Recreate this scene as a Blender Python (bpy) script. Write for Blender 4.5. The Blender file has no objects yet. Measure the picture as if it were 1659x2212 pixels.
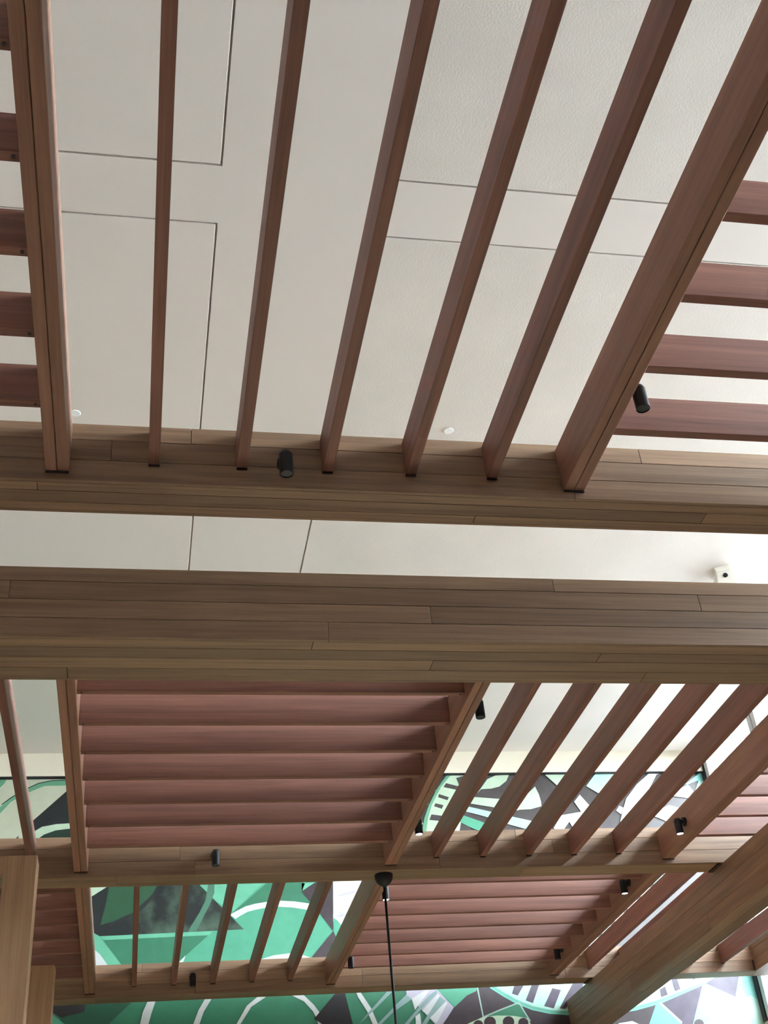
import bpy, bmesh, math, random
from mathutils import Vector, Matrix, Euler
from mathutils.geometry import tessellate_polygon

# ------------------------------------------------------------------ camera, sky, exposure
scene = bpy.context.scene
C = scene.collection
S = 2.6            # metres per survey unit (the slats hang one unit above the lens)
EYE = 1.5          # lens height above the floor, metres


def P(x, y, z):
    """survey units (lens at the origin, y away, z up) -> metres, floor at z = 0"""
    return Vector((x * S, y * S, z * S + EYE))


FPX, CX, CY = 2610.39, 829.5, 1106.0
RIGHT = Vector((0.98150, -0.17221, -0.08331))
UP = Vector((-0.03290, -0.58080, 0.81340))
BACK = Vector((-0.18840, -0.79560, -0.57570))
cam_data = bpy.data.cameras.new('camera')
cam_data.sensor_fit = 'VERTICAL'
cam_data.sensor_height = 36.0
cam_data.lens = 36.0 * FPX / 2212.0
cam_data.clip_end = 300
cam = bpy.data.objects.new('camera', cam_data)
C.objects.link(cam)
RIGHT.normalize()
BACK = (BACK - RIGHT * BACK.dot(RIGHT)).normalized()
UP = BACK.cross(RIGHT)
M = Matrix((RIGHT, UP, BACK)).transposed().to_4x4()
M.translation = P(0, 0, 0)
cam.matrix_world = M
scene.camera = cam

world = bpy.data.worlds.new('overcast_sky')
scene.world = world
world.use_nodes = True
bg = world.node_tree.nodes['Background']
bg.inputs[0].default_value = (0.88, 0.925, 1.0, 1)
bg.inputs[1].default_value = 18.0

sun_data = bpy.data.lights.new('sun', 'SUN')      # high sun behind the mural wall: lights the pavement, not the room
sun_data.energy = 4.0
sun_data.angle = math.radians(3)
sun_data.color = (1.0, 0.95, 0.88)
sun = bpy.data.objects.new('sun', sun_data)
C.objects.link(sun)
sun.rotation_euler = Vector((0.10, -0.60, -0.79)).to_track_quat('-Z', 'Y').to_euler()

vs = scene.view_settings
vs.view_transform = 'Standard'
vs.look = 'None'
vs.exposure = 1.47
vs.gamma = 1.0
vs.use_curve_mapping = False
scene.cycles.use_denoising = True
scene.cycles.max_bounces = 10
scene.cycles.diffuse_bounces = 7
scene.cycles.transparent_max_bounces = 16
scene.cycles.sample_clamp_indirect = 8.0

rnd = random.Random(7)


# ------------------------------------------------------------------ materials
def lin(c):
    def f(v):
        v /= 255.0
        return v / 12.92 if v <= 0.04045 else ((v + 0.055) / 1.055) ** 2.4
    return (f(c[0]), f(c[1]), f(c[2]), 1)


def new_mat(name):
    m = bpy.data.materials.new(name)
    m.use_nodes = True
    nt = m.node_tree
    return m, nt, nt.nodes['Principled BSDF']


def wood(name, light, dark, rough=0.5, spread=0.22, grain=1.0):
    """grain runs along the local x of each board; every board differs a little"""
    m, nt, b = new_mat(name)
    N, L = nt.nodes, nt.links
    tc = N.new('ShaderNodeTexCoord')
    oi = N.new('ShaderNodeObjectInfo')
    off = N.new('ShaderNodeVectorMath'); off.operation = 'SCALE'
    off.inputs[0].default_value = (37.0, 53.0, 71.0)
    L.new(oi.outputs['Random'], off.inputs['Scale'])
    add = N.new('ShaderNodeVectorMath'); add.operation = 'ADD'
    L.new(tc.outputs['Object'], add.inputs[0]); L.new(off.outputs[0], add.inputs[1])
    mp = N.new('ShaderNodeMapping')
    mp.inputs['Scale'].default_value = (0.9, 22 * grain, 22 * grain)
    L.new(add.outputs[0], mp.inputs[0])
    n1 = N.new('ShaderNodeTexNoise')
    n1.inputs['Scale'].default_value = 1.0
    n1.inputs['Detail'].default_value = 6
    n1.inputs['Roughness'].default_value = 0.6
    n1.inputs['Distortion'].default_value = 0.7
    L.new(mp.outputs[0], n1.inputs['Vector'])
    mp2 = N.new('ShaderNodeMapping')
    mp2.inputs['Scale'].default_value = (3.0, 160, 160)
    L.new(add.outputs[0], mp2.inputs[0])
    n2 = N.new('ShaderNodeTexNoise')
    n2.inputs['Scale'].default_value = 1.0
    n2.inputs['Detail'].default_value = 3
    L.new(mp2.outputs[0], n2.inputs['Vector'])
    mixn = N.new('ShaderNodeMix'); mixn.data_type = 'FLOAT'
    mixn.inputs[0].default_value = 0.3
    L.new(n1.outputs[0], mixn.inputs[2]); L.new(n2.outputs[0], mixn.inputs[3])
    cr = N.new('ShaderNodeValToRGB')
    cr.color_ramp.elements[0].position = 0.30
    cr.color_ramp.elements[0].color = dark
    cr.color_ramp.elements[1].position = 0.68
    cr.color_ramp.elements[1].color = light
    L.new(mixn.outputs[0], cr.inputs[0])
    mr = N.new('ShaderNodeMapRange')
    mr.inputs['To Min'].default_value = 1 - spread
    mr.inputs['To Max'].default_value = 1 + spread
    L.new(oi.outputs['Random'], mr.inputs[0])
    hsv = N.new('ShaderNodeHueSaturation')
    L.new(mr.outputs[0], hsv.inputs['Value'])
    L.new(cr.outputs[0], hsv.inputs['Color'])
    L.new(hsv.outputs[0], b.inputs['Base Color'])
    b.inputs['Roughness'].default_value = rough
    b.inputs['Specular IOR Level'].default_value = 0.35
    bu = N.new('ShaderNodeBump')
    bu.inputs['Strength'].default_value = 0.12
    bu.inputs['Distance'].default_value = 0.002
    L.new(mixn.outputs[0], bu.inputs['Height'])
    L.new(bu.outputs[0], b.inputs['Normal'])
    return m


def paint(name, col, rough=0.6, blotch=0.06, scale=3.0, bump=0.0, bscale=120.0, spec=0.3):
    m, nt, b = new_mat(name)
    N, L = nt.nodes, nt.links
    tc = N.new('ShaderNodeTexCoord')
    n = N.new('ShaderNodeTexNoise')
    n.inputs['Scale'].default_value = scale
    n.inputs['Detail'].default_value = 5
    L.new(tc.outputs['Object'], n.inputs['Vector'])
    cr = N.new('ShaderNodeValToRGB')
    a = [max(0, v * (1 - blotch)) for v in col[:3]] + [1]
    c2 = [min(1, v * (1 + blotch)) for v in col[:3]] + [1]
    cr.color_ramp.elements[0].position = 0.35
    cr.color_ramp.elements[0].color = a
    cr.color_ramp.elements[1].position = 0.65
    cr.color_ramp.elements[1].color = c2
    L.new(n.outputs[0], cr.inputs[0])
    L.new(cr.outputs[0], b.inputs['Base Color'])
    b.inputs['Roughness'].default_value = rough
    b.inputs['Specular IOR Level'].default_value = spec
    if bump:
        n3 = N.new('ShaderNodeTexNoise')
        n3.inputs['Scale'].default_value = bscale
        n3.inputs['Detail'].default_value = 4
        L.new(tc.outputs['Object'], n3.inputs['Vector'])
        bu = N.new('ShaderNodeBump')
        bu.inputs['Strength'].default_value = bump
        bu.inputs['Distance'].default_value = 0.004
        L.new(n3.outputs[0], bu.inputs['Height'])
        L.new(bu.outputs[0], b.inputs['Normal'])
    return m


TEAK = wood('teak_cladding', (0.260, 0.163, 0.098, 1), (0.118, 0.068, 0.041, 1), 0.5, 0.20)
CEDAR = wood('red_cedar', (0.225, 0.097, 0.068, 1), (0.104, 0.042, 0.032, 1), 0.5, 0.14)
OAK = wood('pale_oak', (0.430, 0.270, 0.150, 1), (0.240, 0.135, 0.075, 1), 0.45, 0.08)
SHADOW_CORE = paint('dark_core', (0.035, 0.022, 0.016), 0.9, 0.05)
CEIL_SMOOTH = paint('ceiling_smooth', (0.765, 0.720, 0.680), 0.75, 0.015, 0.8, 0.03, 60)
CEIL_ROUGH = paint('ceiling_stucco', (0.740, 0.702, 0.658), 0.85, 0.03, 1.6, 0.28, 95)
BULKHEAD = paint('bulkhead_cream', (0.56, 0.515, 0.41), 0.7, 0.02)
WALL_PAINT = paint('wall_paint', (0.16, 0.135, 0.115), 0.7, 0.03)
HEAD_PAINT = paint('head_paint', (0.55, 0.52, 0.47), 0.7, 0.03)
LEFT_PAINT = paint('left_wall_paint', (0.72, 0.62, 0.55), 0.7, 0.03)
FLOOR_MAT = paint('floor_tile', (0.26, 0.235, 0.185), 0.45, 0.08, 1.5)
GROUND_MAT = paint('pavement', (0.09, 0.09, 0.088), 0.9, 0.08, 0.6)
BLACK = paint('black_metal', (0.010, 0.011, 0.014), 0.5, 0.1, spec=0.25)
SCREW = paint('screw_steel', (0.03, 0.02, 0.02), 0.5, 0.1)
WHITE_PLASTIC = paint('white_plastic', (0.80, 0.78, 0.70), 0.4, 0.02)
DISC_WHITE = paint('disc_white', (0.93, 0.95, 0.96), 0.35, 0.01)
ALU = paint('window_aluminium', (0.45, 0.46, 0.48), 0.4, 0.02)
GASKET_AND_SHADE = paint('window_gasket', (0.02, 0.02, 0.024), 0.6, 0.05)


def emission(name, col, strength):
    m = bpy.data.materials.new(name)
    m.use_nodes = True
    nt = m.node_tree
    nt.nodes.remove(nt.nodes['Principled BSDF'])
    e = nt.nodes.new('ShaderNodeEmission')
    e.inputs[0].default_value = col
    e.inputs[1].default_value = strength
    nt.links.new(e.outputs[0], nt.nodes['Material Output'].inputs[0])
    return m


LAMP_ON = emission('lamp_on', (1.0, 0.88, 0.72, 1), 14.0)
LAMP_OFF = paint('lamp_glass_off', (0.02, 0.03, 0.036), 0.4, 0.05, spec=0.25)


def glass():
    m = bpy.data.materials.new('window_glass')
    m.use_nodes = True
    nt = m.node_tree
    nt.nodes.remove(nt.nodes['Principled BSDF'])
    tr = nt.nodes.new('ShaderNodeBsdfTransparent')
    tr.inputs[0].default_value = (0.93, 0.97, 0.97, 1)
    gl = nt.nodes.new('ShaderNodeBsdfGlossy')
    gl.inputs['Roughness'].default_value = 0.02
    lw = nt.nodes.new('ShaderNodeLayerWeight')      # same reflectance on both faces of the pane
    lw.inputs[0].default_value = 0.5
    pw = nt.nodes.new('ShaderNodeMath'); pw.operation = 'POWER'
    pw.inputs[1].default_value = 5.0
    nt.links.new(lw.outputs['Facing'], pw.inputs[0])
    fr = nt.nodes.new('ShaderNodeMath'); fr.operation = 'MULTIPLY_ADD'
    fr.inputs[1].default_value = 0.75
    fr.inputs[2].default_value = 0.04
    nt.links.new(pw.outputs[0], fr.inputs[0])
    mx = nt.nodes.new('ShaderNodeMixShader')
    nt.links.new(fr.outputs[0], mx.inputs[0])
    nt.links.new(tr.outputs[0], mx.inputs[1])
    nt.links.new(gl.outputs[0], mx.inputs[2])
    nt.links.new(mx.outputs[0], nt.nodes['Material Output'].inputs[0])
    return m


GLASS = glass()

# ------------------------------------------------------------------ builders
_cache = {}


def box_mesh(lx, ly, lz, mat, bevel):
    """box centred on its origin, long side on local x"""
    key = (round(lx, 4), round(ly, 4), round(lz, 4), mat.name, round(bevel, 5))
    if key in _cache:
        return _cache[key]
    bm = bmesh.new()
    bmesh.ops.create_cube(bm, size=1.0)
    bmesh.ops.scale(bm, vec=(lx, ly, lz), verts=bm.verts)
    if bevel > 0:
        bmesh.ops.bevel(bm, geom=list(bm.edges), offset=min(bevel, 0.3 * min(lx, ly, lz)), segments=1,
                        affect='EDGES', profile=0.5)
    me = bpy.data.meshes.new('board')
    bm.to_mesh(me); bm.free()
    me.materials.append(mat)
    _cache[key] = me
    return me


def set_parent(o, parent):
    if parent is not None:
        o.parent = parent
        o.matrix_parent_inverse = Matrix.Translation(-abs_loc(parent))


_abs = {}


def abs_loc(o):
    return _abs.get(o.name, Vector((0, 0, 0)))


def board(name, x0, x1, y0, y1, z0, z1, mat, parent=None, bevel=0.0015):
    """axis-aligned timber in survey units; its grain follows its longest side"""
    a, b = P(x0, y0, z0), P(x1, y1, z1)
    d = b - a
    c = (a + b) / 2
    dx, dy, dz = abs(d.x), abs(d.y), abs(d.z)
    if dx >= dy and dx >= dz:
        me = box_mesh(dx, dy, dz, mat, bevel); rot = (0, 0, 0)
    elif dy >= dz:
        me = box_mesh(dy, dx, dz, mat, bevel); rot = (0, 0, math.pi / 2)
    else:
        me = box_mesh(dz, dy, dx, mat, bevel); rot = (0, math.pi / 2, 0)
    o = bpy.data.objects.new(name, me)
    C.objects.link(o)
    o.rotation_euler = rot
    if parent is None:
        o.location = c
    else:
        o.parent = parent
        o.location = c - abs_loc(parent)
    _abs[o.name] = c
    return o


def empty(name, at):
    o = bpy.data.objects.new(name, None)
    o.empty_display_size = 0.1
    C.objects.link(o)
    o.location = at
    _abs[o.name] = Vector(at)
    return o


def mesh_obj(name, bm, mat, at, parent=None, smooth=False):
    me = bpy.data.meshes.new(name)
    bm.to_mesh(me); bm.free()
    for m in (mat if isinstance(mat, (list, tuple)) else [mat]):
        me.materials.append(m)
    if smooth:
        for f in me.polygons:
            f.use_smooth = True
    o = bpy.data.objects.new(name, me)
    C.objects.link(o)
    if parent is None:
        o.location = at
    else:
        o.parent = parent
        o.location = Vector(at) - abs_loc(parent)
    _abs[o.name] = Vector(at)
    return o


def tag(o, label, cat, group=None):
    o['label'] = label
    o['category'] = cat
    if group:
        o['group'] = group
    return o


def structure(o):
    o['kind'] = 'structure'
    return o


def cyl(bm, r0, r1, a, b, seg=20, cap0=True, cap1=True):
    a, b = Vector(a), Vector(b)
    d = (b - a).normalized()
    u = d.orthogonal().normalized()
    v = d.cross(u)
    ra = [bm.verts.new(a + (u * math.cos(t) + v * math.sin(t)) * r0) for t in [2 * math.pi * i / seg for i in range(seg)]]
    rb = [bm.verts.new(b + (u * math.cos(t) + v * math.sin(t)) * r1) for t in [2 * math.pi * i / seg for i in range(seg)]]
    for i in range(seg):
        j = (i + 1) % seg
        bm.faces.new((ra[i], ra[j], rb[j], rb[i]))
    if cap0:
        bm.faces.new(list(reversed(ra)))
    if cap1:
        bm.faces.new(rb)


def lathe(bm, prof, seg=28):
    """prof: list of (r, z) around local z"""
    rings = []
    for r, z in prof:
        if r < 1e-6:
            rings.append([bm.verts.new((0, 0, z))])
        else:
            rings.append([bm.verts.new((r * math.cos(2 * math.pi * i / seg), r * math.sin(2 * math.pi * i / seg), z)) for i in range(seg)])
    for k in range(len(rings) - 1):
        A, B = rings[k], rings[k + 1]
        for i in range(seg):
            j = (i + 1) % seg
            if len(A) == 1 and len(B) == 1:
                continue
            if len(A) == 1:
                bm.faces.new((A[0], B[j], B[i]))
            elif len(B) == 1:
                bm.faces.new((A[i], A[j], B[0]))
            else:
                bm.faces.new((A[i], A[j], B[j], B[i]))
    bmesh.ops.recalc_face_normals(bm, faces=bm.faces)


# ------------------------------------------------------------------ the room
XL, XR, YB, YW = -1.75, 2.16, -1.75, 4.17      # left, right, back and mural walls
ZF = -EYE / S
ZC = 1.8865                                     # ceiling face
ZB = 1.800                                      # underside of the bulkhead

structure(board('floor', XL - .05, XR + .05, YB - .05, YW + .1, ZF - .06, ZF, FLOOR_MAT, None, 0))

# ceiling: four stucco panels parted by reveals from a smooth cross-shaped band
ceil = structure(empty('ceiling', P((XL + XR) / 2, (YB + YW) / 2, ZC)))
board('ceiling_slab', XL, XR, YB, YW, ZC + .014, ZC + .06, CEIL_SMOOTH, ceil, 0)
GX0, GX1, GY0, GY1, gap = 0.110, 0.4235, 1.502, 1.642, 0.0042
for (x0, x1) in ((XL, GX0 - gap), (GX1 + gap, XR)):
    for (y0, y1) in ((YB, GY0 - gap), (GY1 + gap, YW)):
        board('ceiling_panel', x0, x1, y0, y1, ZC, ZC + .0145, CEIL_ROUGH if x0 > 0 else CEIL_SMOOTH, ceil, 0.002)
bm = bmesh.new()
for (x0, x1, y0, y1) in ((GX0, GX1, YB, YW), (XL, GX0, GY0, GY1), (GX1, XR, GY0, GY1)):
    a, b = P(x0, y0, ZC), P(x1, y1, ZC + .0145)
    r = bmesh.ops.create_cube(bm, size=1.0)
    for v in r['verts']:
        v.co = Vector(((a.x + b.x) / 2 + v.co.x * (b.x - a.x), (a.y + b.y) / 2 + v.co.y * (b.y - a.y), (a.z + b.z) / 2 + v.co.z * (b.z - a.z)))
cc = abs_loc(ceil).copy()
for v in bm.verts:
    v.co -= cc
mesh_obj('ceiling_band', bm, CEIL_SMOOTH, cc, ceil)

structure(board('trim_1', XL, XR, YW - .022, YW, ZB, ZC, BULKHEAD, None, 0.002))
structure(board('shade_strip', XL, XR, YW - .021, YW, ZB - .003, ZB, GASKET_AND_SHADE, None, 0))  # dark strip standing in for the shadow line under the bulkhead
structure(board('wall_far', XL, XR + .05, YW, YW + .06, ZF, ZC + .05, WALL_PAINT, None, 0))
structure(board('wall_left', XL - .06, XL, YB, YW, ZF, ZC + .05, LEFT_PAINT, None, 0))
structure(board('wall_back', XL - .06, XR + .05, YB - .06, YB, ZF, ZC + .05, WALL_PAINT, None, 0))

# right wall: solid head, glazing, unseen solid sill raised to cut light from below
ZWT, ZWS = 1.872, 0.87
bm = bmesh.new()
for (z0, z1, ye) in ((ZWT, ZC + .05, YW), (ZF, ZWS, YW), (ZWS, ZWT, YW - .028 - 11 * .438)):
    a, b = P(XR, YB, z0), P(XR + .05, ye, z1)
    r = bmesh.ops.create_cube(bm, size=1.0)
    for v in r['verts']:
        v.co = Vector(((a.x + b.x) / 2 + v.co.x * (b.x - a.x), (a.y + b.y) / 2 + v.co.y * (b.y - a.y), (a.z + b.z) / 2 + v.co.z * (b.z - a.z)))
structure(mesh_obj('wall_right', bm, [HEAD_PAINT], (0, 0, 0)))
structure(board('trim_2', XR - .004, XR + .05, YW - .028, YW, ZWS, ZWT, GASKET_AND_SHADE, None, 0.001))

pitch, n_win = 0.438, 11
ytop = YW - .028
for k in range(n_win):
    y1 = ytop - k * pitch
    y0 = y1 - pitch
    w = structure(empty('window_%d' % (k + 1), P(XR, (y0 + y1) / 2, ZWS)))
    fw = .030
    board('jamb', XR, XR + .03, y1 - fw, y1 - .003, ZWS, ZWT, ALU, w, 0.003)
    board('jamb', XR, XR + .03, y0 + .003, y0 + fw, ZWS, ZWT, ALU, w, 0.003)
    board('gasket', XR + .006, XR + .02, y1 - .004, y1 + .004, ZWS, ZWT, GASKET_AND_SHADE, w, 0)
    for (z0, z1) in ((ZWT - .028, ZWT), (ZWS, ZWS + .03), (1.02, 1.045)):
        board('frame_rail', XR + .002, XR + .028, y0 + fw, y1 - fw, z0, z1, ALU, w, 0.003)
    board('pane', XR + .013, XR + .0155, y0 + fw - .004, y1 - fw + .004, ZWS + .026, ZWT - .024, GLASS, w, 0)

structure(board('ground_outside', XR + .05, XR + 14, YB - 12, YW + 12, ZF - .08, ZF - .02, GROUND_MAT, None, 0))

# ------------------------------------------------------------------ mural on the far wall
PALETTE = {
    'mint': (90, 178, 144), 'mint_light': (116, 200, 164), 'green': (60, 134, 102), 'green_dark': (38, 92, 68),
    'leaf': (45, 92, 62), 'pine': (30, 58, 46), 'night': (34, 40, 41), 'mottle': (44, 54, 50), 'black': (40, 34, 38),
    'plum': (66, 53, 58), 'bark': (68, 59, 58), 'violet': (80, 68, 86), 'maroon': (52, 32, 38),
    'cream': (212, 216, 190), 'white': (228, 232, 232), 'ice': (190, 234, 218), 'pale': (205, 228, 198),
    'lilac': (202, 196, 214), 'haze': (150, 180, 178), 'aqua': (120, 205, 190), 'sky': (140, 222, 212),
    'line': (176, 205, 194), 'moss': (112, 178, 140), 'veil': (84, 134, 110), 'cherry': (58, 34, 40),
}
mural_mats, mural_ix = [], {}
for i, (k, c) in enumerate(PALETTE.items()):
    dk = k in ('night', 'mottle', 'plum', 'bark', 'violet', 'black')
    mt = paint('mural_' + k, [v * 0.58 for v in lin(c)[:3]] + [1], 0.45, 0.5 if k == 'mottle' else (0.16 if dk else 0.05), 4.0 if k == 'mottle' else 9.0, spec=0.45)
    if k == 'mottle':
        ramp = [n for n in mt.node_tree.nodes if n.type == 'VALTORGB'][0].color_ramp
        ramp.elements[0].color = lin((20, 25, 24)); ramp.elements[1].color = lin((80, 104, 86))
        ramp.elements[0].position = 0.46; ramp.elements[1].position = 0.80
    mural_mats.append(mt)
    mural_ix[k] = i


def on_wall(px, py):
    d = RIGHT * (px - CX) + UP * -(py - CY) - BACK * FPX
    return d.x * YW / d.y, d.z * YW / d.y


def arc(cx, cy, r, a0, a1, n=18, ry=None):
    ry = ry or r
    return [(cx + r * math.cos(math.radians(a0 + (a1 - a0) * i / n)), cy + ry * math.sin(math.radians(a0 + (a1 - a0) * i / n))) for i in range(n + 1)]


def stroke(pts, w):
    up, dn = [], []
    for i, p in enumerate(pts):
        a = pts[max(0, i - 1)]; b = pts[min(len(pts) - 1, i + 1)]
        dx, dy = b[0] - a[0], b[1] - a[1]
        l = math.hypot(dx, dy) or 1
        nx, ny = -dy / l * w / 2, dx / l * w / 2
        up.append((p[0] + nx, p[1] + ny)); dn.append((p[0] - nx, p[1] - ny))
    return up + dn[::-1]


SH = []


def sh(col, *pts):
    SH.append((col, list(pts)))


# grounds
sh('mint', (-700, 1660), (760, 1660), (960, 2600), (-700, 2700))
sh('bark', (760, 1660), (2300, 1630), (2300, 2600), (960, 2600))
sh('green', (-700, 2120), (800, 2095), (1045, 2095), (1045, 2600), (-700, 2700))
# upper left patch
sh('cream', (-200, 1670), (205, 1670), (205, 1835), (-200, 1835))
sh('moss', (-60, 1670), (15, 1676), (10, 1692), (-2, 1704), (-60, 1730))
sh('moss', (-20, 1780), (0, 1758), (23, 1733), (52, 1716), (96, 1698), (143, 1697), (205, 1700), (205, 1684), (143, 1686), (112, 1687), (83, 1693), (51, 1708), (23, 1724), (0, 1744), (-20, 1762))
SH.append(('night', stroke([(4, 1738), (23, 1724), (51, 1707), (83, 1692.5), (112, 1686.5), (143, 1685)], 2.0)))
sh('night', (62, 1781), (143, 1710), (172, 1684), (260, 1684), (260, 1776), (152, 1779), (121, 1781), (91, 1786), (64, 1802))
sh('pale', (64, 1803), (91, 1786.5), (121, 1780.5), (152, 1778.5), (260, 1774), (260, 1787), (152, 1790), (120, 1794), (95, 1803), (80, 1815), (55, 1818))
sh('pine', (80, 1814), (95, 1803), (120, 1794), (152, 1790), (260, 1787), (260, 1850), (60, 1850))
sh('night', (-10, 1850), (28, 1816), (40, 1806), (40, 1850))
# middle left field
sh('mint_light', (400, 1880), (620, 1880), (560, 1916), (505, 1968), (470, 1950))
sh('green', (576, 1908), (600, 1895), (700, 1895), (690, 1960), (600, 1945), (531, 1957), (497, 1976))
sh('mottle', (170, 1870), (398, 1870), (432, 1913), (527, 2007.7), (214.5, 2022.7), (204, 2016), (170, 2016))
sh('night', (170, 1925), (240, 1905), (232, 1950), (218, 2000), (228, 2012), (204, 2016), (170, 2016))
sh('pale', (170, 1890), (252, 1903), (201, 1935), (170, 1950))
sh('leaf', (238, 1900), (350, 1895), (330, 1930), (300, 1962), (285, 1972), (250, 1988), (217, 1999), (228, 1955))
sh('night', (330, 1931), (352, 1895), (358, 1896), (340, 1930), (305, 1968), (262, 1992), (217, 2003), (250, 1989), (286, 1973))
sh('veil', (453, 1890), (463, 1890), (463, 1929), (453, 1955), (442, 1976), (424, 2012), (406, 2014), (413, 2000), (430, 1973), (444, 1945))
sh('mint_light', (215, 2022.7), (459, 2011.6), (450, 2021), (224, 2031))
sh('green', (223, 2031), (450, 2020.5), (386, 2078), (370, 2110), (262, 2110), (262, 2084))
sh('mint_light', (203, 2016), (214, 2022), (262, 2084), (275, 2110), (160, 2110), (160, 2016))
sh('white', (205, 2052), (216, 2062), (232, 2084), (240, 2110), (160, 2110), (160, 2052))
sh('white', (386, 2079), (401, 2064), (397, 2076), (388, 2086))
ring_o = [(497, 1976), (512, 1967.5), (531, 1958), (551, 1952.5), (574, 1948.7), (590, 1947), (607, 1946), (636, 1947.5), (666.5, 1951.7), (700, 1962), (735, 1984), (760, 2010)]
ring_i = [(752, 2022), (728, 1996), (694, 1975), (660, 1965), (630, 1960.5), (601, 1959), (585, 1960), (570, 1962), (552, 1965.5), (535, 1970), (520, 1978), (508.7, 1985.5)]
SH.append(('white', ring_o + ring_i))
sh('white', (556, 2075), (590, 2064), (625, 2059.5), (650, 2062), (672, 2069), (690, 2085), (556, 2090))
sh('mint_light', (652, 1908), (681, 1906), (652, 1925), (660, 1905))
sh('plum', (690, 1880), (681, 1906.6), (651, 1926), (667.5, 1945.6), (691, 1974), (719.5, 2011), (719, 1880))
sh('white', (719, 1880), (810, 1880), (810, 1992), (735, 1998), (720, 1983))
sh('mint', (720, 1983), (728, 1988), (736, 1997), (770, 2040), (724, 2040), (720, 2011))
sh('plum', (720, 2011), (675, 2066), (668, 2090), (760, 2090), (728, 2030))
SH.append(('lilac', [(726, 1937), (745, 1929), (768, 1923), (765, 1930), (745, 1934)]))
SH.append(('lilac', [(721, 1966), (732, 1970), (745, 1974), (760, 1968), (756, 1977), (735, 1982), (722, 1978), (738, 1976)]))
# lower left strip
sh('green_dark', (95, 2140), (300, 2150), (284, 2166), (233, 2214), (200, 2260), (120, 2260), (131, 2199))
sh('mint', (90, 2180), (110, 2189), (139, 2212), (170, 2250), (60, 2260))
sh('black', (90, 2150), (186, 2150), (183, 2186), (131, 2199), (108, 2184))
sh('white', (326, 2140), (343, 2140), (336, 2163), (326.7, 2191), (321, 2212), (314, 2250), (294, 2250), (302.5, 2212), (308, 2187.5), (319, 2163.4))
sh('white', (450, 2140), (467, 2140), (457, 2158), (440, 2186), (431, 2212), (422, 2250), (407, 2250), (417.7, 2212), (429, 2182), (442.4, 2159))
circ = [(500, 2250), (511, 2212), (533, 2173), (556, 2154), (592, 2142), (625, 2141), (656.6, 2150.5), (678, 2171), (689, 2186), (697, 2215), (700, 2250)]
circi = [(692, 2250), (688, 2214), (681, 2194.5), (676, 2185), (656.6, 2163.7), (631.5, 2151), (602, 2147), (575.5, 2153), (543, 2175), (519.6, 2212), (508, 2250)]
SH.append(('white', circ + circi))
sh('black', (728, 2130), (741, 2130), (762, 2212), (772, 2250), (730, 2250), (694.7, 2212), (678.3, 2201), (723.7, 2147))
sh('white', (768, 2140), (776, 2140), (781.5, 2148), (802, 2179), (816, 2212), (830, 2250), (812, 2250), (804.7, 2212), (793, 2185), (773, 2154))
sh('haze', (836, 2135), (853, 2135), (848, 2142), (803, 2187), (776, 2212), (795, 2188), (834.6, 2144))
sh('haze', (878, 2148), (890, 2158), (849, 2187), (824, 2212), (812, 2216), (850, 2176))
sh('lilac', (876, 2125), (944, 2125), (944, 2138), (980, 2176), (957, 2214), (941, 2214), (889, 2158), (878, 2150))
sh('white', (889, 2158), (917, 2140), (928, 2139), (896, 2182))
sh('white', (912, 2184), (946, 2147), (950, 2151), (930, 2186), (922, 2192))
sh('white', (929, 2199), (962, 2163), (966, 2167), (946, 2205), (942, 2211))
sh('haze', (874, 2212), (926, 2150), (944, 2139), (944, 2146), (905, 2186), (880, 2216))
sh('white', (897, 2196), (907, 2188), (910, 2214), (898, 2214))
sh('haze', (910, 2214), (950, 2153), (963, 2163), (930, 2198), (918, 2218))
# lower middle
sh('mint', (944, 2120), (1032, 2120), (1031, 2135), (1028.6, 2141), (1008, 2151), (981.5, 2176), (944, 2138))
sh('plum', (1031, 2120), (1080, 2110), (1117, 2166), (1043, 2197), (1010, 2212), (1000, 2250), (940, 2250), (957, 2212), (981.5, 2176), (1008, 2151), (1028.6, 2141))
sh('green', (1121, 2166), (1141, 2200), (1100, 2206), (1043, 2204), (1043, 2197))
sh('pale', (1000, 2250), (1010, 2212), (1043, 2197), (1075, 2194), (1110, 2195), (1140, 2200), (1165, 2207), (1185, 2250))
for (cx_, cy_, r_) in ((1032.7, 2215, 11), (1058, 2209, 13), (1098, 2208, 12.5), (1130, 2210, 11), (1159, 2218, 8)):
    SH.append(('cherry', arc(cx_, cy_, r_, 0, 340, 17)))
sh('ice', (1064, 2095), (1064, 2134), (1117, 2163), (1150, 2176), (1187, 2184), (1240, 2188), (1310, 2186), (1370, 2177), (1420, 2163), (1477, 2141), (1545, 2113), (1580, 2090))
sh('plum', (1122, 2168), (1150, 2179), (1187, 2187), (1240, 2191), (1310, 2190), (1372, 2182), (1416, 2171), (1402, 2212), (1395, 2260), (1165, 2260), (1141, 2200))
SH.append(('aqua', stroke([(1060, 2131), (1090, 2150), (1117, 2165), (1150, 2178), (1187, 2186), (1240, 2190), (1310, 2188), (1372, 2179), (1422, 2165), (1478, 2143), (1546, 2114), (1575, 2099)], 9)))
SH.append(('moss', stroke([(1060, 2130), (1090, 2149), (1117, 2164), (1150, 2177), (1187, 2185), (1240, 2189), (1310, 2187), (1372, 2178), (1422, 2164), (1478, 2142), (1546, 2113), (1575, 2098)], 2.2)))
SH.append(('line', stroke([(1029, 2125), (1036, 2160), (1043.5, 2197)], 3)))
SH.append(('line', stroke([(1043, 2198), (1080, 2182), (1121, 2166)], 3)))
SH.append(('line', stroke([(1121, 2166), (1132, 2186), (1145, 2206)], 3)))
sh('violet', (1113, 2120), (1137, 2118), (1118, 2151), (1105.5, 2147))
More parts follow.
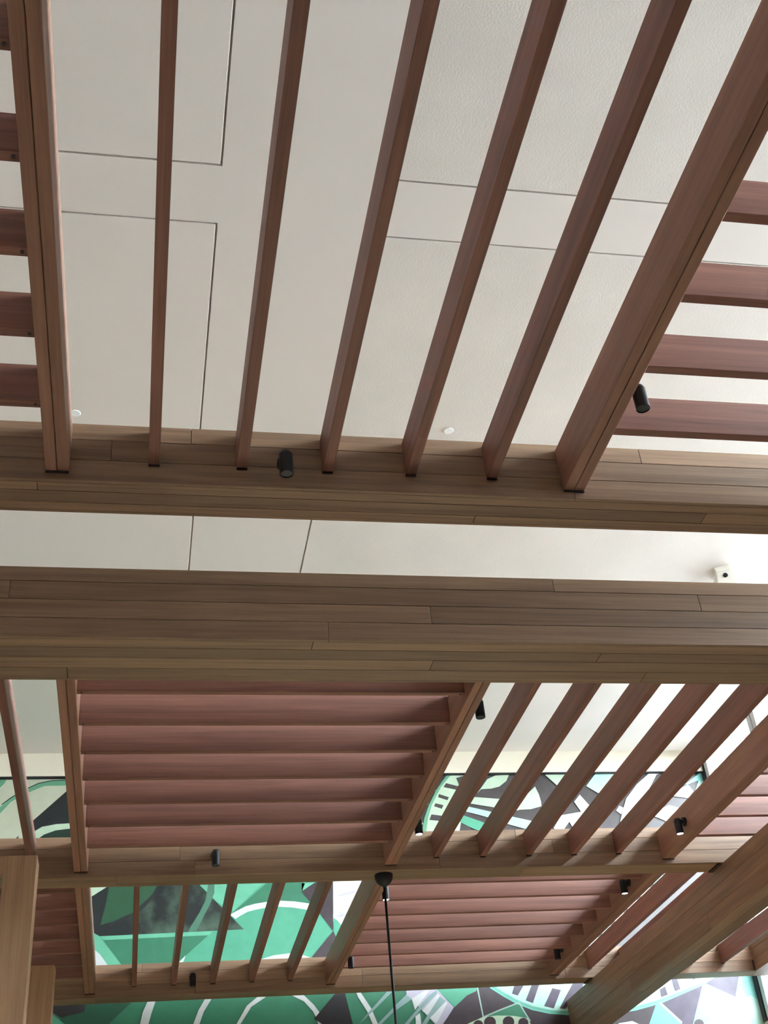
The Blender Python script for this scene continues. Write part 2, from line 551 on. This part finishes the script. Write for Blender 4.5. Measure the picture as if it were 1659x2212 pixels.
sh('violet', (1152, 2118), (1168, 2116), (1150.6, 2167.6), (1135, 2161.5))
sh('violet', (1192.6, 2135), (1211, 2139), (1195.7, 2179), (1175, 2174))
sh('violet', (1244, 2112), (1265, 2112), (1256, 2137), (1232.6, 2163.5), (1221, 2180), (1208, 2179), (1219, 2157))
# lower right, beyond the low beam
sh('sky', (1416, 2171), (1478, 2147), (1546, 2118), (1600, 2092), (1900, 2080), (1900, 2400), (1395, 2400), (1402, 2212))
sh('aqua', (1416, 2171), (1428, 2167), (1480, 2212), (1500, 2240), (1395, 2260), (1402, 2212))
sh('violet', (1428.6, 2167.5), (1516.5, 2129.4), (1496.4, 2212), (1490, 2240), (1500, 2250), (1473, 2212))
sh('violet', (1546, 2110), (1597, 2095), (1595, 2110.6), (1588, 2154), (1524, 2125))
sh('ice', (1478, 2240), (1535, 2202), (1620, 2150), (1640, 2160), (1700, 2300), (1500, 2300))
SH.append(('line', stroke([(1424, 2166), (1472, 2210)], 5)))
sh('violet', (1425, 2138), (1436, 2131), (1441.6, 2149.5), (1428, 2154.5))
sh('violet', (1449, 2114), (1461, 2112), (1469, 2137), (1458, 2141.6))
sh('violet', (1488, 2100), (1503, 2100), (1502, 2113), (1500, 2118), (1492, 2114))
SH.append(('cherry', arc(1509, 2213, 11, 0, 340, 16)))
sh('pale', (1333, 2260), (1335, 2211), (1365, 2206), (1380, 2213), (1385, 2260))
# upper right wheel
sh('pale', (963, 1660), (1010, 1660), (1010, 1810), (910, 1810), (912, 1794.5), (916, 1768.5), (926, 1740), (943, 1705.6))
SH.append(('moss', [(967, 1660), (963, 1677), (943, 1705.6), (926, 1740), (916, 1768.5), (910, 1810), (919, 1810), (924, 1768.5), (932.5, 1740), (952, 1701), (971.6, 1677), (980, 1660)]))
sh('bark', (963, 1692.5), (1000, 1702), (994, 1709), (957.5, 1701))
sh('bark', (947.7, 1716), (969.4, 1723), (966, 1729.4), (945.6, 1723))
sh('bark', (940, 1736), (957.5, 1740), (954, 1748), (937, 1742.5))
sh('bark', (931.5, 1760), (962, 1764), (957, 1775), (927, 1772))
sh('bark', (984.6, 1681.7), (1006, 1671), (1010, 1690), (993, 1701))
sh('bark', (1003, 1660), (1015, 1660), (1015, 1810), (990, 1810), (998, 1760))
sh('pale', (936, 1702), (941, 1709), (932.5, 1711))
sh('pale', (920.6, 1732.7), (925.6, 1738), (918.5, 1740))
sh('pale', (904, 1767), (914, 1781), (906, 1785))
sh('pale', (1030, 1715), (1039, 1705.6), (1060.6, 1704.5), (1078, 1700), (1093, 1688), (1098.6, 1674), (1070, 1676), (1052, 1684))
sh('pale', (1010, 1721), (1028, 1723), (1095, 1728), (1088, 1750), (1071.4, 1745.7), (1005, 1735))
sh('ice', (1000, 1741), (1017, 1744.6), (1080, 1759), (1072, 1772), (1056, 1767), (995, 1751))
sh('mint', (985, 1757), (1006, 1764), (1060, 1783), (1050, 1800), (1024, 1792), (980, 1770))
sh('pale', (1155, 1700), (1163, 1716), (1168, 1732), (1169, 1742.5), (1146, 1749), (1123.5, 1750), (1095, 1756), (1130, 1724))
sh('ice', (1090, 1761), (1110.5, 1766), (1165, 1778), (1150, 1800), (1136.5, 1792), (1085, 1778))
sh('pale', (1174, 1660), (1222, 1660), (1216, 1682), (1204, 1699), (1178, 1676))
sh('ice', (1283, 1664), (1345, 1664), (1328, 1680), (1296, 1717), (1265.6, 1699))
sh('white', (1239.5, 1733), (1251.5, 1717.7), (1273, 1741.5), (1284, 1766), (1258, 1800), (1237, 1789), (1229, 1776), (1212, 1800), (1195, 1790), (1212, 1762), (1254.7, 1754.5))
sh('white', (1398, 1660), (1424, 1660), (1417.5, 1674), (1395.8, 1715.5), (1372, 1760), (1332, 1805), (1346, 1746), (1352, 1726), (1375, 1695))
sh('white', (1337, 1741.5), (1346, 1746), (1341, 1760), (1330, 1752))
sh('sky', (1478, 1696), (1505, 1650), (1530, 1650), (1530, 1690), (1508, 1687), (1486, 1695))
sh('ice', (1508, 1687), (1530, 1690), (1530, 1720), (1500, 1712))
sh('white', (1485, 1696), (1496.7, 1710), (1486, 1725), (1462, 1722), (1440, 1718))
sh('white', (1444.6, 1740), (1465, 1746), (1441, 1776), (1421, 1767.6), (1400, 1760))
# slots seen past the far slats
for q in range(7):
    x_, y_ = 1430 - q * 27, 1880 + q * 27
    sh(('white', 'sky', 'ice', 'lilac', 'white', 'haze', 'white')[q], (x_ - 60, y_ - 30), (x_ + 60, y_ - 10), (x_ + 40, y_ + 9), (x_ - 80, y_ - 11))

bm = bmesh.new()
zlo, zhi = ZF, ZB - .002
layer = 0.0
base_pts = [(XL, zlo), (XR, zlo), (XR, zhi), (XL, zhi)]
thick = 0.0005
f = bm.faces.new([bm.verts.new(P(x, YW - thick, z)) for x, z in base_pts])
f.material_index = mural_ix['mint']
for i, (col, pts) in enumerate(SH):
    y = YW - thick - (i + 1) * 0.00004
    w = []
    for (px, py) in pts:
        x, z = on_wall(px, py)
        w.append((min(max(x, XL), XR - .002), min(max(z, zlo), zhi)))
    area = sum(w[k][0] * w[(k + 1) % len(w)][1] - w[(k + 1) % len(w)][0] * w[k][1] for k in range(len(w)))
    if area < 0:
        w.reverse()
    vv = [bm.verts.new(P(x, y, z)) for x, z in w]
    for (a, b, c) in tessellate_polygon([[Vector((x, z, 0)) for x, z in w]]):
        ar = (w[b][0] - w[a][0]) * (w[c][1] - w[a][1]) - (w[c][0] - w[a][0]) * (w[b][1] - w[a][1])
        if abs(ar) < 1e-9:
            continue
        f = bm.faces.new((vv[a], vv[b], vv[c]) if ar > 0 else (vv[a], vv[c], vv[b]))
        f.material_index = mural_ix[col]
for v in bm.verts:
    v.co -= P(0, YW, 1)
mural = mesh_obj('mural', bm, mural_mats, P(0, YW, 1))
tag(mural, 'abstract green, cream and plum mural painted across the far wall', 'mural')

# ------------------------------------------------------------------ timber beams
Z0, Z1 = 0.9714, 1.0670      # underside and top of the beams
ZS0, ZS1 = 1.0000, 1.0565    # slats
ZR0 = 0.9835                 # underside of the doubled rails


def lengths(a, b, lo, hi):
    """random butt-jointed lengths covering a..b"""
    out, x = [], a - rnd.uniform(0, lo)
    while x < b:
        nx = x + rnd.uniform(lo, hi)
        out.append((max(a, x), min(b, nx)))
        x = nx
    return [q for q in out if q[1] - q[0] > 0.01]


def clad_beam(label, x0, x1, y0, y1, z0, z1, axis='x', face_h=0.034, bottoms=None, joint=0.0007, lo=.55, hi=1.2, mat=None, far_face=True, fascia=None):
    """core clad with planks: near face, far face and underside"""
    mat = mat or TEAK
    e = empty('cross_beam' if axis == 'x' else 'long_beam', P((x0 + x1) / 2, (y0 + y1) / 2, z0))
    t = 0.006
    board('core', x0 + (.001 if axis == 'y' else 0) + (t * .5 if axis == 'y' else 0), x1 - (t * .5 if axis == 'y' else 0),
          y0 + (t * .5 if axis == 'x' else 0), y1 - (t * .5 if axis == 'x' else 0), z0 + t * .5, z1 - .001, SHADOW_CORE, e, 0)
    rows = []
    z = z0
    while z < z1 - 0.004:
        nz = min(z + face_h, z1)
        if z1 - nz < 0.012:
            nz = z1
        rows.append((z, nz))
        z = nz
    a, b = (x0, x1) if axis == 'x' else (y0, y1)
    c, d = (y0, y1) if axis == 'x' else (x0, x1)

    def put(u0, u1, v0, v1, w0, w1):
        u0 += joint / 2 if u0 > a else 0
        u1 -= joint / 2 if u1 < b else 0
        if axis == 'x':
            board('plank', u0, u1, v0, v1, w0, w1, mat, e, 0.001)
        else:
            board('plank', v0, v1, u0, u1, w0, w1, mat, e, 0.001)
    for (w0, w1) in rows:
        for (u0, u1) in lengths(a, b, lo, hi):
            put(u0, u1, c, c + t, w0 + (0 if w0 == z0 else joint / 2), w1 - joint / 2)
        if far_face:
            put(a, b, d - t, d, w0 + joint / 2, w1 - joint / 2)
    if fascia:      # taller board along the far side, as high as the wide beam
        put(a, b, d - 3 * t, d, z1 + joint / 2, fascia)
    bottoms = bottoms or [0, 1]
    ci, di = c + t + joint / 2, d - t - joint / 2
    for k in range(len(bottoms) - 1):
        v0 = ci + (di - ci) * bottoms[k] + (joint / 2 if k else 0)
        v1 = ci + (di - ci) * bottoms[k + 1] - (joint / 2 if k < len(bottoms) - 2 else 0)
        for (u0, u1) in lengths(a, b, lo, hi):
            put(u0, u1, v0, v1, z0, z0 + t)
    e['kind'] = 'thing'
    return tag(e, label, 'beam')


XE0, XE1 = 2.025, 2.098      # edge beam by the glazing
clad_beam('plank-clad beam holding the near ends of the first row of slats', XL, XE0, 0.230, 0.305, Z0, Z1, bottoms=[0, .3, .72, 1], far_face=False)
clad_beam('narrow plank-clad beam at the white ceiling gap, an unlit black spotlight on its face', XL, XE0, 1.2947, 1.3680, Z0, Z1, bottoms=[0, .30, .72, 1])
clad_beam('widest plank-clad girder with four plank courses, below the small white security camera', XL, XR, 1.4904, 1.6174, 0.8500, 0.9632, face_h=.0298, bottoms=[0, .2, .45, .72, 1], lo=.5, hi=1.1)
clad_beam('plank-clad beam hidden above the widest girder, holding slats behind it', XL, XE0, 1.7760, 1.8485, Z0, Z1, bottoms=[0, 1])
clad_beam('plank-clad beam from which the black pendant rod hangs', XL, XE0, 2.8100, 2.8825, Z0, Z1, bottoms=[0, 1], lo=.5, hi=1.1)
clad_beam('last plank-clad beam before the painted wall, directly over the mural', XL, XE0, 3.8730, 3.9440, Z0, Z1, bottoms=[0, 1], lo=.5, hi=1.1)
low_beam = clad_beam('deep low beam running underneath the other beams to the mural', 1.4520, 1.5320, 1.6174, YW, 0.850, Z0, axis='y', face_h=.041, bottoms=[0, .5, 1], lo=.5, hi=1.1)
for (ya_, yb_) in ((2.8160, 2.8770), (3.8790, 3.9390)):
    board('contact_shade', 1.4400, 1.4535, ya_, yb_, Z0 - .0035, Z0 + .0005, SHADOW_CORE, low_beam, 0)  # dark strip painted as the contact shadow where beam meets low beam
clad_beam('edge beam beside the tall windows with pale underside', XE0, XE1, 0.0, 3.9440, Z0, Z1, axis='y', face_h=.034, bottoms=[0, 1])


# ------------------------------------------------------------------ doubled rails and slat bays
def rail(label, x0, x1, y0, y1):
    e = empty('doubled_beam', P((x0 + x1) / 2, (y0 + y1) / 2, ZR0))
    xm = (x0 + x1) / 2
    y0, y1 = y0 - .001, y1 + .001
    board('board', x0, xm - .0004, y0, y1, ZR0, ZS1 - .0003, CEDAR_RAIL, e, 0.002)
    board('board', xm + .0004, x1, y0, y1, ZR0, ZS1 - .0003, CEDAR_RAIL, e, 0.002)
    bracket(e, x0, x1, y1 - .001, ZR0)
    e['kind'] = 'thing'
    return tag(e, label, 'beam')


def bracket(parent, x0, x1, y1, z):
    board('bracket', x0 + .0002, x1 - .0002, y1 - .0035, y1 - .0005, z - .0022, z, SCREW, parent, 0)


CEDAR_RAIL = wood('cedar_rail', (0.270, 0.135, 0.086, 1), (0.150, 0.070, 0.048, 1), 0.5, 0.10)
WS = 0.0148


def screw(parent, x, y, z):
    key = 'screwmesh'
    if key not in _cache:
        b = bmesh.new()
        cyl(b, .0058, .0058, (0, 0, 0), (0, 0, -.002), 10)
        me = bpy.data.meshes.new('screw')
        b.to_mesh(me); b.free()
        me.materials.append(SCREW)
        _cache[key] = me
    o = bpy.data.objects.new('screw', _cache[key])
    C.objects.link(o)
    o.parent = parent
    # the slat's own axes: long side on local x (rotated a quarter turn when it runs lengthwise)
    q = Euler(parent.rotation_euler).to_matrix().inverted() @ (P(x, y, z) - abs_loc(parent))
    o.location = q
    return o


def bay_long(label, xs, y0, y1):
    """slats running away from the lens"""
    e = empty('slat_bay', P(sum(xs) / len(xs), (y0 + y1) / 2, ZS0))
    for x in xs:
        s = board('slat', x, x + WS, y0, y1, ZS0, ZS1, CEDAR, e, 0.002)
        bracket(e, x, x + WS, y1, ZS0)
    return tag(e, label, 'slats')


def bay_cross(label, ys, x0, x1, w=0.0138, screws=False):
    e = empty('slat_bay', P((x0 + x1) / 2, sum(ys) / len(ys), ZS0))
    for y in ys:
        s = board('slat', x0, x1, y, y + w, ZS0, ZS1 + .0025, CEDAR, e, 0.002)
        if screws:
            screw(s, x1 - .0075, y + w / 2, ZS0)
            screw(s, x0 + .0075, y + w / 2, ZS0)
    return tag(e, label, 'slats')


YA0, YA1, YB0, YB1, YC0, YC1 = 0.305, 1.2947, 1.8485, 2.8100, 2.8825, 3.8730
rail('doubled beam between long slats and short crosswise slats with screw heads', -.1375, -.1080, YA0, YA1)
rail('doubled beam with an unlit black spotlight hanging on its window side', .5680, .5985, YA0, YA1)
rail('doubled beam beside a lone slat, over the wooden portal frames', -.1487, -.1180, YB0, YB1)
rail('doubled beam carrying one lit and one unlit spotlight on the same side', .5778, .6072, YB0, YB1)
rail('doubled beam with a lit spotlight, next to purplish slats by the windows', 1.2915, 1.3226, YB0, YB1)
rail('doubled beam next to mural seen between slats, ending over the lower mural strip', -.1500, -.1206, YC0, YC1)
rail('doubled beam just beyond the pendant canopy', .5787, .6084, YC0, YC1)
rail('doubled beam beside narrow bright slits, carrying a lit spotlight', 1.3070, 1.3384, YC0, YC1)

ya = [.3005 + .1247 * k for k in range(1, 8)]
yb = [1.9415 + .1247 * k for k in range(7)]
yc = [2.9935 + .1262 * k for k in range(7)]
bay_long('five long slats running under the grooved ceiling to the narrow beam', [-.0067 + .1162 * k for k in range(5)], YA0, YA1)
bay_cross('short crosswise slats with dark screw heads showing under their ends', ya, -.85, -.1375, screws=True)
bay_cross('crosswise pinkish slats beside the doubled beam with the unlit spotlight', ya, .5985, 1.285)
bay_long('lone long slat and its neighbours over the wooden portal frames', [-.2520 - .1165 * k for k in range(4)], YB0, YB1)
bay_cross('seven dense crosswise slats right behind the widest girder', yb, -.1180, .5778, screws=True)
bay_long('five long slats in front of cream bulkhead and mural wheel', [.7000 + .1175 * k for k in range(5)], YB0, YB1)
bay_cross('purplish crosswise slats close to the tall windows', yb, 1.3226, XE0)
bay_cross('dark red crosswise slats behind the wooden portal frames', yc, -.85, -.1500)
bay_long('five thin-looking long slats across the green mural field', [-.0135 + .1185 * k for k in range(5)], YC0, YC1)
bay_cross('crosswise slats behind the pendant rod between two doubled beams', yc, .6084, 1.3070)
bay_long('long slats around the deep low beam by the windows', [1.4389 + .1165 * k for k in range(5)], YC0, YC1)


# ------------------------------------------------------------------ wooden portal frames
def portal(label, y0):
    e = empty('portal_frame', P(-.55, y0, ZF))
    zt = .9035
    x1 = -.2050
    board('post', x1 - .0640, x1, y0, y0 + .060, ZF, zt, OAK, e, 0.002)
    board('header', -.84, x1 - .0640, y0, y0 + .060, zt - .0450, zt, OAK, e, 0.002)
    board('post', -.904, -.84, y0, y0 + .060, ZF, zt, OAK, e, 0.002)
    return tag(e, label, 'frame', 'wooden portal frames')


portal('pale wooden portal frame standing in front of another, overlapping its post', 2.4750)
portal('wooden portal frame half hidden behind the post of another frame', 3.2620)


# ------------------------------------------------------------------ black spotlights
def spotlight(label, x, y, z, n, lit, tilt=(0, 0), power=1100.0):
    """barrel centred on (x, y, z); n points out of the timber it is fixed to"""
    n = Vector(n)
    at = P(x, y, z)
    e = empty('spotlight', at)
    u = S
    base = -n * .0145 * u + Vector((0, 0, .011 * u))
    bm = bmesh.new()
    cyl(bm, .0105 * u, .0105 * u, base - n * .0075 * u, base + n * .002 * u, 24)
    mesh_obj('mount', bm, BLACK, at, e, False)
    bm = bmesh.new()
    cyl(bm, .0048 * u, .0048 * u, base, Vector((0, 0, .011 * u)), 14)
    mesh_obj('arm', bm, BLACK, at, e, False)
    ax = Vector((tilt[0], tilt[1], -1)).normalized()
    top, bot = -ax * .018 * u, ax * .019 * u
    bm = bmesh.new()
    cyl(bm, .0070 * u, .0092 * u, top, top + ax * .005 * u, 24, True, False)
    cyl(bm, .0092 * u, .0092 * u, top + ax * .005 * u, bot, 24, False, False)
    cyl(bm, .0092 * u, .0080 * u, bot, bot + ax * .0005 * u, 24, False, False)
    cyl(bm, .0080 * u, .0072 * u, bot + ax * .0005 * u, bot - ax * .004 * u, 24, False, False)
    bmesh.ops.remove_doubles(bm, verts=bm.verts, dist=1e-5)
    barrel = mesh_obj('barrel', bm, BLACK, at, e, False)
    bm = bmesh.new()
    cyl(bm, .0079 * u, .0079 * u, bot - ax * .0020 * u, bot - ax * .0008 * u, 20)
    lens = mesh_obj('lens', bm, LAMP_ON if lit else LAMP_OFF, at, barrel)
    if lit:
        ld = bpy.data.lights.new('spot_beam', 'SPOT')
        ld.energy = power
        ld.color = (1.0, 0.90, 0.78)
        ld.spot_size = math.radians(64)
        ld.spot_blend = 0.6
        ld.shadow_soft_size = 0.015
        lo = bpy.data.objects.new('spot_beam', ld)
        C.objects.link(lo)
        lo.parent = e
        lo.location = bot + ax * .002 * u
        lo.rotation_euler = ax.to_track_quat('-Z', 'Y').to_euler()
    return tag(e, label, 'spotlight', 'black spotlights on the timber')


spotlight('unlit black spotlight on the narrow beam between two long slats', .1745, 1.2747, .9985, (0, -1, 0), False)
spotlight('unlit black spotlight beside crosswise pinkish slats and white ceiling', .6180, 1.1060, .9975, (1, 0, 0), False)
spotlight('unlit black spotlight on the beam below the seven dense crosswise slats', .1731, 2.7900, 1.0040, (0, -1, 0), False)
spotlight('unlit black spotlight against the ceiling, higher on a doubled beam than a lit one', .6262, 2.0230, 1.0085, (1, 0, 0), False)
spotlight('lit black spotlight in front of the mural wheel edge', .6262, 2.6220, 1.0070, (1, 0, 0), True)
spotlight('lit black spotlight on the doubled beam facing the mural wheel, by purplish slats', 1.2720, 2.6380, 1.0030, (-1, 0, 0), True, power=150.0)
spotlight('lit black spotlight partly behind the pendant rod', .6262, 3.0640, 1.0005, (1, 0, 0), True)
spotlight('lit black spotlight under crosswise slats near the bright slits', 1.2880, 3.0840, 1.0060, (-1, 0, 0), True, power=120.0)
spotlight('unlit black spotlight on the last beam above the mural strip', .1690, 3.8530, 1.0085, (0, -1, 0), False)
spotlight('unlit black spotlight half hidden by a doubled beam at the last beam', .6275, 3.6710, .9950, (1, 0, 0), False)
spotlight('unlit black spotlight in the dark corner of crosswise slats by the last beam', 1.2880, 3.7120, 1.0090, (-1, 0, 0), False)

# ------------------------------------------------------------------ pendant
pc = P(.5800, 2.8430, Z0)
pend = empty('pendant_lamp', pc)
bm = bmesh.new()
r = .0225 * S
lathe(bm, [(0, 0), (r, 0), (r, -.10 * r), (.97 * r, -.42 * r), (.82 * r, -.78 * r), (.55 * r, -1.05 * r), (.24 * r, -1.22 * r), (.14 * r, -1.36 * r), (0, -1.36 * r)])
mesh_obj('canopy', bm, BLACK, pc, pend, True)
bm = bmesh.new()
cyl(bm, .0032 * S, .0032 * S, (0, 0, -1.3 * r), (0, 0, -.62 * S), 14)
mesh_obj('rod', bm, BLACK, pc, pend, True)
bm = bmesh.new()
lathe(bm, [(0.010 * S, -.60 * S), (.016 * S, -.63 * S), (.075 * S, -.68 * S), (.105 * S, -.75 * S), (.102 * S, -.75 * S), (.072 * S, -.684 * S), (.012 * S, -.636 * S)])
mesh_obj('shade', bm, BLACK, pc, pend, True)
bm = bmesh.new()
lathe(bm, [(0, -.64 * S), (.012 * S, -.65 * S), (.022 * S, -.68 * S), (.018 * S, -.705 * S), (0, -.715 * S)])
mesh_obj('bulb', bm, emission('pendant_bulb', (1, .85, .65, 1), 6.0), pc, pend, True)
tag(pend, 'black pendant lamp on a thin straight rod with domed canopy', 'lamp')

# ------------------------------------------------------------------ small ceiling things
for (x, y, lab) in ((-.1844, 2.2511, 'small white round cover on the ceiling beside a doubled beam end'),
                    (.7191, 2.2514, 'small white round cover on the ceiling seen between two long slats')):
    bm = bmesh.new()
    q = .0125 * S
    lathe(bm, [(0, -.006), (q * .92, -.006), (q, -.003), (q * .8, 0.0), (0, 0.0)], 24)
    tag(mesh_obj('sprinkler_cover', bm, DISC_WHITE, P(x, y, ZC), None, False), lab, 'ceiling cover', 'ceiling covers')

sc_at = P(1.690, 2.835, ZC)
sc = empty('security_camera', sc_at)
sc.rotation_euler = (0, 0, math.radians(-28))


def prism(pts, y0, y1):
    """closed prism from (x, z) outline, extruded along y"""
    b = bmesh.new()
    A = [b.verts.new((x, y0, z)) for x, z in pts]
    B = [b.verts.new((x, y1, z)) for x, z in pts]
    n = len(pts)
    b.faces.new(A)
    b.faces.new(list(reversed(B)))
    for i in range(n):
        j = (i + 1) % n
        b.faces.new((A[j], A[i], B[i], B[j]))
    bmesh.ops.recalc_face_normals(b, faces=b.faces)
    return b


g = S * 1.15
mesh_obj('bracket', prism([(-.012 * g, 0), (.030 * g, 0), (.026 * g, -.014 * g), (-.008 * g, -.014 * g)], -.002 * g, .045 * g), WHITE_PLASTIC, sc_at, sc)
hs = mesh_obj('housing', prism([(-.010 * g, -.012 * g), (.028 * g, -.012 * g), (.034 * g, -.060 * g), (.016 * g, -.070 * g), (-.012 * g, -.060 * g)], .0 * g, .070 * g), WHITE_PLASTIC, sc_at, sc)
mesh_obj('side_arm', prism([(-.010 * g, -.010 * g), (-.006 * g, -.024 * g), (-.012 * g, -.066 * g), (-.036 * g, -.066 * g)], .006 * g, .05 * g), WHITE_PLASTIC, sc_at, sc)
bm = bmesh.new()
cyl(bm, .0066 * g, .0060 * g, (.011 * g, .002 * g, -.028 * g), (.011 * g, -.003 * g, -.028 * g), 18)
mesh_obj('lens', bm, BLACK, sc_at, hs)
tag(sc, 'small white security camera on the ceiling above the widest girder', 'camera')
